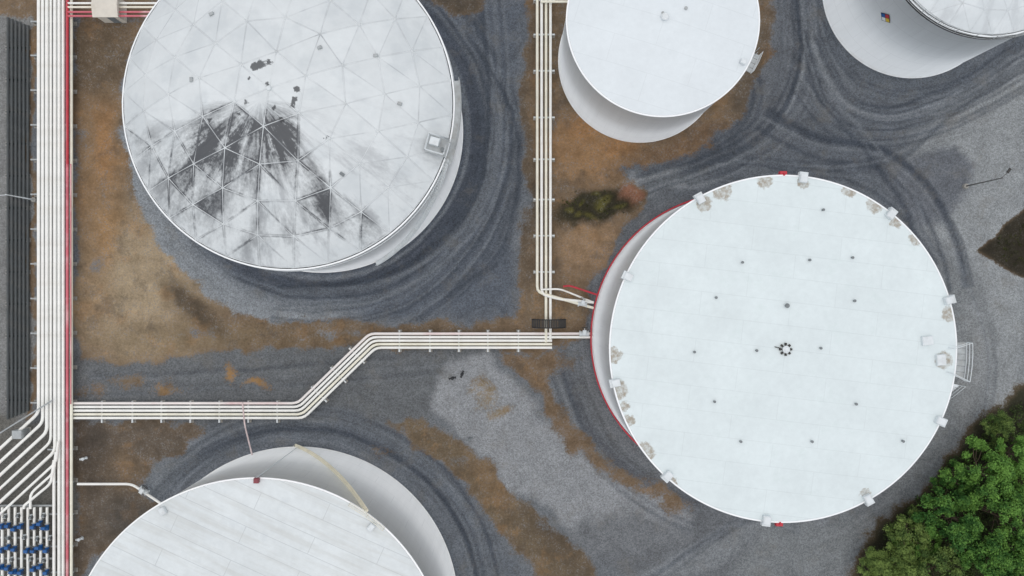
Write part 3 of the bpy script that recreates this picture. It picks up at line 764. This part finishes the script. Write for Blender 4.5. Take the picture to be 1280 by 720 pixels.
pipe([(88.5,205,1.45),(88.5,505,1.45)],1.45,0.07,M['pipepink'],'thin faded fire water pipe on rack','red fire pipes')
G2='stepped pipe bundle across the yard'
for i in range(5):
    o_=i*4.6
    yA=504+o_; yB=417+o_*0.95; k=o_*0.42
    end=690 if i>1 else 742
    pts=[(92,yA),(372+k,yA),(462+k,yB),(end,yB)]
    pipe(pts,0.75,0.165,M['pipeblush'] if i==0 else (M['pipecream'] if i==3 else M['pipe']),'white pipe with pinkish stains stepping across yard' if i==0 else 'white pipe stepping across gravel yard',G2)
G3='parallel vertical pipes between tanks'
for i,(xx,ye) in enumerate(((671.5,365),(677,368),(682.5,428),(688,424))):
    pts=[(xx,-60),(xx,ye)]
    if i==0: pts+=[(742,385)]
    if i==1: pts+=[(700,374),(742,378)]
    pipe(pts,0.8 if i>1 else 1.0,0.175,M['pipe'] if i%2 else M['pipecream'],'cream and white pipe running between tanks',G3)
pipe([(676,2,1.4),(716,2,1.4)],1.4,0.16,M['pipecream'],'short cream pipe crossing to tank','branch pipes to tanks')
pipe([(676,362,1.3),(700,361,1.3),(742,378,1.0)],1.3,0.11,M['pipe'],'thin white branch pipe to tank','branch pipes to tanks')
pipe([(704,358,1.5),(712,357,1.5),(748,369,1.2)],1.5,0.12,M['red'],'thin red fire pipe to largest tank','red fire pipes')
pipe([(97,605),(165,605),(202,630)],1.0,0.16,M['pipe'],'white pipe turning into lower tank','branch pipes to tanks')
pipe([(303,503,0.9),(306,532,0.9),(316,572,0.9)],0.9,0.10,simple('pale_pink_paint',(210,192,190),0.5),'thin pale pink pipe up to tank','branch pipes to tanks')
c,r,h=T['big']; q0=P(*c); rr=r/10+0.25; b=MB(); pts=[]
for i in range(61):
    a=math.radians(104+(238-104)*i/60); pts.append((q0.x+rr*math.cos(a),q0.y+rr*math.sin(a),1.1))
b.tube(pts,0.10,6)
for i in range(0,61,6): b.tube([(pts[i][0],pts[i][1],0),pts[i]],0.05,5)
b.obj('fire_ring_pipe',M['red'],None,origin=(pts[0][0],pts[0][1],0),label='red fire pipe curving round base of tank',cat='pipe',group='red fire pipes')

def support(loc_px,length,rot,z,group,lab,mat=None):
    e=empty('pipe_support',P(loc_px[0],loc_px[1],0),lab,'pipe support',group)
    b=MB(); b.box((0,0,z-0.33),(length,0.18,0.16),rot); b.obj('cross_beam',mat or M['steel'],e)
    for s_ in(-1,1):
        b=MB(); cx,cy=s_*(length/2-0.2)*math.cos(rot),s_*(length/2-0.2)*math.sin(rot)
        b.box((cx,cy,(z-0.41)/2+0.0),(0.16,0.16,z-0.41),rot); b.bbox((cx,cy,0.06),(0.5,0.5,0.12),rot,0.02); b.obj('post',M['conc'],e)
    return e
s1=support((70,30),5.2,0,1.1,'main rack supports','low steel beam support under white pipes')
copythings(s1,[P(70,yy) for yy in range(72,520,43)])
s1b=support((81,560),3.2,0,1.1,'main rack supports','low steel beam support under white pipes')
copythings(s1b,[P(81,yy) for yy in (600,640,680,712)])
s2=support((680,45),2.6,0,0.8,'central pipe supports','short steel sleeper under cream pipes',M['white'])
copythings(s2,[P(680,yy) for yy in (2,90,148,200,250,295,340)])
s3=support((130,514),2.7,math.pi/2,0.75,'yard pipe supports','short white sleeper under pipe bundle',M['white'])
copythings(s3,[P(xx,514) for xx in (168,204,240,276,312,348)]+[P(xx,426) for xx in (500,538,574,610,648)])
s4=support((400,492),2.7,0.0,0.75,'yard pipe supports','angled white sleeper under pipe bundle',M['white'])
s4.rotation_euler=(0,0,-0.78)
copythings(s4,[P(424,468),P(447,444)],[-0.78]*2)
s5=support((23,60),3.0,0,0.4,'conduit supports','low grey sleeper under conduits',M['conduit'])
copythings(s5,[P(23,yy) for yy in range(100,510,40)])

def valve(loc,rot,label='blue gear-operated valve on white manifold pipe',mat=None,group='blue manifold valves'):
    e=empty('valve',loc,label,'valve',group); e.rotation_euler=(0,0,rot)
    b=MB(); b.tube([(0,-0.5,0),(0,-0.3,0),(0,0.3,0),(0,0.5,0)],0.27,12); b.cyl((0,0,0.1),0.25,0.45,12,0.18); b.obj('body',mat or M['blue'],e)
    for s_ in(-0.5,0.5):
        b=MB(); b.tube([(0,s_-0.05,0),(0,s_+0.05,0)],0.38,14); b.obj('flange',M['steel'] if mat is None else M['white'],e)
    b=MB(); b.bbox((0.15,0,0.7),(0.65,0.45,0.32),0,0.05); b.tube([(0.4,0,0.7),(0.75,0,0.7)],0.05,6); b.obj('gearbox',mat or M['blue'],e)
    b=MB(); n=14; b.tube([(0.75,0.34*math.cos(2*math.pi*i/n),0.7+0.34*math.sin(2*math.pi*i/n)) for i in range(n+1)],0.04,5,False)
    for k in range(3):
        a=k*math.pi/3; b.tube([(0.75,-0.34*math.cos(a),0.7-0.34*math.sin(a)),(0.75,0.34*math.cos(a),0.7+0.34*math.sin(a))],0.03,4)
    b.obj('handwheel',M['dark'],e)
    return e
rv_=random.Random(9)
v=valve(P(3,657,1.1),0); v.scale=(0.8,)*3
vp=[(3+8*k,yy+rv_.uniform(-4,4)) for yy in (657,685,711) for k in range(8) if not (yy==657 and k==0) and rv_.random()<0.75]
copythings(v,[P(a,b_,1.1) for a,b_ in vp],[rv_.choice((0,math.pi)) for _ in vp],[0.8]*len(vp))
v2=valve(P(728,380,1.0),math.pi/2-0.1,'white gate valve on pipe beside largest tank',M['white'],'tank inlet valves')
copythings(v2,[P(730,417,0.9),P(180,613,1.0)],[math.pi/2,0.9])
v3=valve(P(7,645,1.3),0,'small grey valve fitting on manifold',M['grey'],'grey manifold fittings'); v3.scale=(0.5,)*3
copythings(v3,[P(a,b_,1.2) for a,b_ in ((23,644),(39,646),(55,644),(11,672),(31,671),(47,673),(63,672),(15,699),(39,698),(55,700))],None,[0.5]*10)

e=empty('crossover_stile',P(686,404),'dark grated crossover steps bridging cream pipes','crossover steps')
b=MB()
for k in range(9): b.box((-0.9+k*0.225,0,1.45),(0.17,0.95,0.05))
b.obj('deck',M['dark'],e)
for s_ in(-1,1):
    for k in range(4):
        b=MB(); b.box((s_*(1.2+0.27*k),0,1.2-0.32*k),(0.24,0.95,0.05)); b.obj('step',M['dark'],e)
for yy in(-0.5,0.5):
    b=MB()
    b.tube([(-2.1,yy,0),(-1.0,yy,1.4),(1.0,yy,1.4),(2.1,yy,0)],0.06,5)
    b.tube([(-2.1,yy,0.9),(-1.0,yy,2.3),(1.0,yy,2.3),(2.1,yy,0.9)],0.035,5)
    for xx,z in((-2.1,0.0),(-1,1.4),(1,1.4),(2.1,0.0)): b.tube([(xx,yy,z),(xx,yy,z+0.9)],0.035,5)
    b.obj('handrail',M['black'],e)

e=empty('equipment_shelter',P(145,16),'small pale equipment shelter beside pipe rack','shelter')
b=MB(); b.box((0,0,1.1),(2.7,2.5,2.2)); b.obj('wall',M['beige'],e)
b=MB()
vs=[(-1.55,-1.45,2.2),(1.55,-1.45,2.2),(1.55,1.45,2.2),(-1.55,1.45,2.2),(-1.55,0,2.55),(1.55,0,2.55),(-1.55,-1.45,2.28),(1.55,-1.45,2.28),(1.55,1.45,2.28),(-1.55,1.45,2.28)]
b.add(vs,[(3,2,1,0),(6,7,5,4),(4,5,8,9),(0,1,7,6),(2,3,9,8),(1,2,8,5,7),(3,0,6,4,9)]); b.obj('roof',M['beige'],e)
b=MB(); b.box((0.3,-1.27,1.0),(0.9,0.05,1.9)); b.obj('door',M['grey'],e)
e=empty('junction_cabinet',P(32,540),'small pale grey junction box near manifold','cabinet')
b=MB(); b.bbox((0,0,0.85),(1.2,1.0,1.5),0,0.06); b.obj('body',M['steel'],e)
b=MB(); b.box((0,-0.53,0.85),(0.95,0.03,1.2)); b.obj('door',M['white'],e)
b=MB(); b.box((0,0,0.05),(1.5,1.3,0.1)); b.obj('plinth',M['conc'],e)

def lamp(px,py,hh,ang,mat,label):
    e=empty('lamp_post',P(px,py),label,'lamp post','yard lamp posts')
    b=MB(); b.cyl((0,0,0),0.09,hh,10,0.055); b.obj('pole',mat,e)
    b=MB(); b.cyl((0,0,0),0.34,0.35,14,0.3); b.obj('footing',M['conc'],e)
    ca,sa=math.cos(ang),math.sin(ang)
    b=MB(); b.tube([(0,0,hh-0.3),(0.5*ca,0.5*sa,hh),(0.8*ca,0.8*sa,hh+0.1)],0.04,6); b.obj('arm',mat,e)
    b=MB(); b.bbox((1.05*ca,1.05*sa,hh+0.1),(0.6,0.28,0.15),ang,0.04); hd=b.obj('lamp_head',M['dark'] if mat is M['pole'] else mat,e)
    b=MB(); b.box((1.05*ca,1.05*sa,hh-0.01),(0.42,0.2,0.02),ang); b.obj('lens',M['glass'],hd)
lamp(1206,233,6.6,0.9,M['pole'],'tall grey lamp post standing on gravel')
lamp(44,250,5.0,3.3,M['white'],'white lamp post beside main pipe rack')
def hyd(px,py,rot,mat,label,name='hydrant'):
    e=empty(name,P(px,py),label,'hydrant','yard hydrants'); e.rotation_euler=(0,0,rot)
    b=MB(); b.cyl((0,0,0),0.16,0.8,12); b.cyl((0,0,0.8),0.2,0.12,12,0.08); b.obj('barrel',mat,e)
    for s_ in(-1,1):
        b=MB(); b.tube([(0,0,0.55),(s_*0.42,0,0.55)],0.09,8); b.tube([(s_*0.36,0,0.55),(s_*0.46,0,0.55)],0.14,10); b.obj('outlet',mat,e)
    return e
hyd(587,548,0.4,M['grey'],'small dark grey hydrant on dirt strip')
hyd(578,467,1.2,M['black'],'small black hydrant on pale gravel')
hyd(566,472,0.2,M['black'],'small black hydrant on pale gravel')
hyd(108,572,0.2,M['white'],'small white hydrant beside pipe rack')
hyd(103,672,0.2,M['white'],'small white hydrant beside pipe rack')

# ================================================================ VEGETATION
def leafmat(name,c1,c2):
    t=NT(name); oi=t.n('ShaderNodeObjectInfo'); ge=t.n('ShaderNodeNewGeometry'); o=t.obj()
    n=t.noise(o,0.9,4,0.6)
    f=t.math('ADD',t.mr(n,0.35,0.65),t.math('MULTIPLY',t.math('SUBTRACT',ge.outputs['Random Per Island'],0.5),0.6))
    f=t.math('ADD',f,t.math('MULTIPLY',t.math('SUBTRACT',oi.outputs['Random'],0.5),0.6))
    t.col(t.mix(t.mr(f,0,1),lin(c1),lin(c2))); t.rough(0.7)
    t.b.inputs['Specular IOR Level'].default_value=0.15
    return t.m
LM=[leafmat('leaf_green',(48,86,38),(108,150,68)),leafmat('leaf_olive',(62,84,42),(126,148,78))]
def leafmesh(name,centres,mat,per,size):
    rs=np.random.RandomState(len(centres)*7+per)
    vs=[];fs=[]
    for (cx,cy,cz,cr) in centres:
        d=rs.normal(size=(per,3)); d/=np.linalg.norm(d,axis=1)[:,None]
        rad=cr*(0.4+0.65*rs.rand(per)**0.7)*(1+0.3*rs.normal(size=per))
        p=d*rad[:,None]*np.array([1,1,0.75])+np.array([cx,cy,cz])
        p[:,2]=np.maximum(p[:,2],0.03)
        nr=d*0.6+rs.normal(size=(per,3))*0.5+np.array([0,0,0.6]); nr/=np.linalg.norm(nr,axis=1)[:,None]
        u=np.cross(nr,rs.normal(size=(per,3))); u/=np.linalg.norm(u,axis=1)[:,None]; w=np.cross(nr,u)
        s=size*(0.6+0.8*rs.rand(per))[:,None]
        q=np.stack([p-u*s,p-w*s*0.5+nr*s*0.12,p+u*s,p+w*s*0.5+nr*s*0.12],1)
        b0=len(vs); vs+=q.reshape(-1,3).tolist(); fs+=[(b0+4*k,b0+4*k+1,b0+4*k+2,b0+4*k+3) for k in range(per)]
    me=bpy.data.meshes.new(name); me.from_pydata(vs,[],fs); me.materials.append(mat); return me
def make_tree(kind):
    rs=random.Random(kind*13+5); cr=3.6
    b=MB(); pts=[(0,0,0),(0.1,0.05,1.5),(0.0,0.15,3.0),(0.1,0,4.6)]
    rad=[0.22,0.18,0.14,0.08]
    for i in range(3): b.tube([pts[i],pts[i+1]],rad[i],8,False)
    cent=[]; lob=[rs.uniform(0.7,1.25) for _ in range(7)]
    for k in range(40):
        a=rs.random()*6.28; lf=lob[int(a/6.2832*7)%7]; rr=cr*math.sqrt(rs.random())*lf; z=3.0+ (1-min(1,(rr/(cr*1.2))**2))*3.2*rs.uniform(0.2,1.1)
        x_,y_=rr*math.cos(a),rr*math.sin(a); cent.append((x_,y_,z,rs.uniform(0.28,0.85)))
        if k<16: b.tube([(0,0.1,2.0+rs.random()*2),(x_*0.5,y_*0.5,z*0.5+1.2),(x_,y_,z)],0.05,5,False)
    return b,leafmesh('crown',cent,LM[kind%2],290,0.14)
protos=[make_tree(k) for k in range(4)]
tm={}
spots=[(1235,596,1.1,0),(1195,650,1.2,2),(1262,650,1.15,0),(1238,706,1.2,2),(1146,674,0.85,1),(1178,716,1.05,1),(1275,572,0.95,2),(1108,714,0.7,3),(1290,706,1.1,0),(1268,538,0.65,3),(1212,612,0.7,0),(1140,722,0.85,3),(1290,620,0.95,2),(1168,692,0.7,0)]
for px,py,sc,k in spots:
    px=640+(px-640)/1.06; py=360+(py-360)/1.06
    b,cm=protos[k]
    lab='bright green leafy tree on overgrown slope' if k in(0,2) else 'olive green bushy tree beside gravel edge'
    e=empty('tree',P(px,py),lab,'tree','trees on the slope'); e.scale=(sc*0.9,)*3; e.rotation_euler=(0,0,random.random()*6.28)
    if k not in tm:
        to=b.obj('trunk',M['bark'],e); tm[k]=to.data
    else:
        to=bpy.data.objects.new('trunk',tm[k]); S.collection.objects.link(to); to.parent=e
    co_=bpy.data.objects.new('crown',cm); S.collection.objects.link(co_); co_.parent=e
cs=[]; rs=random.Random(3)
polyU=[(1066,735),(1104,658),(1190,574),(1290,488),(1340,520),(1340,770),(1080,770)]
PX=np.array([rs.uniform(1060,1340) for _ in range(1700)]); PY=np.array([rs.uniform(480,770) for _ in range(1700)])
ins=sdf(polyU,PX,PY)<0
for a_,b_,i_ in zip(PX,PY,ins):
    if i_: p=P(a_,b_); cs.append((p.x,p.y,0.3+rs.random()*0.5,rs.uniform(0.2,0.65)))
me_=leafmesh('undergrowth',cs,leafmat('undergrowth_leaf',(38,52,28),(74,90,46)),28,0.12)
u=bpy.data.objects.new('undergrowth',me_); S.collection.objects.link(u); u['kind']='stuff'; u['label']='low green undergrowth covering the slope'; u['category']='undergrowth'
cs=[]
for _ in range(40):
    a_=rs.uniform(702,780); b_=rs.gauss(257,8); p=P(a_,b_); cs.append((p.x,p.y,0.03,rs.uniform(0.06,0.18)))
for _ in range(190):
    u_=rs.random()**0.6; a_=1232+u_*100; b_=309+rs.uniform(-1,1)*(a_-1222)*0.5; p=P(a_,b_); cs.append((p.x,p.y,0.08,rs.uniform(0.1,0.45)))
me_=leafmesh('weeds',cs,leafmat('weed_leaf',(38,42,26),(80,84,42)),22,0.05)
u=bpy.data.objects.new('weeds',me_); S.collection.objects.link(u); u['kind']='stuff'; u['label']='sparse mossy weeds on damp dirt'; u['category']='weeds'

# ================================================================ LIGHT, CAMERA
w=bpy.data.worlds.new('World'); S.world=w; w.use_nodes=True; nt=w.node_tree
sky=nt.nodes.new('ShaderNodeTexSky'); sky.sky_type='NISHITA'; sky.sun_disc=False
EL,AZ=math.radians(88),math.radians(215)
sky.sun_elevation=EL; sky.sun_rotation=AZ; sky.dust_density=8.0; sky.air_density=1.0; sky.ozone_density=1.0
mx=nt.nodes.new('ShaderNodeMix'); mx.data_type='RGBA'; mx.inputs[0].default_value=0.7
nt.links.new(sky.outputs[0],mx.inputs[6]); mx.inputs[7].default_value=(6.8,7.1,7.5,1)   # even cloud layer
nt.links.new(mx.outputs[2],nt.nodes['Background'].inputs[0]); nt.nodes['Background'].inputs[1].default_value=0.127
sl=bpy.data.lights.new('sun','SUN'); sl.energy=0.5; sl.angle=math.radians(160); sl.color=(1,0.97,0.93)
so=bpy.data.objects.new('sun',sl); S.collection.objects.link(so)
dv=Vector((math.sin(AZ)*math.cos(EL),math.cos(AZ)*math.cos(EL),math.sin(EL)))
so.rotation_euler=dv.to_track_quat('Z','Y').to_euler()
cam=bpy.data.cameras.new('camera'); cam.lens=24; cam.sensor_width=36; cam.clip_end=20000; cam.clip_start=0.5
cobj=bpy.data.objects.new('camera',cam); cobj.location=(0,0,H); S.collection.objects.link(cobj); S.camera=cobj
S.view_settings.view_transform='Standard'; S.view_settings.look='None'; S.view_settings.exposure=0
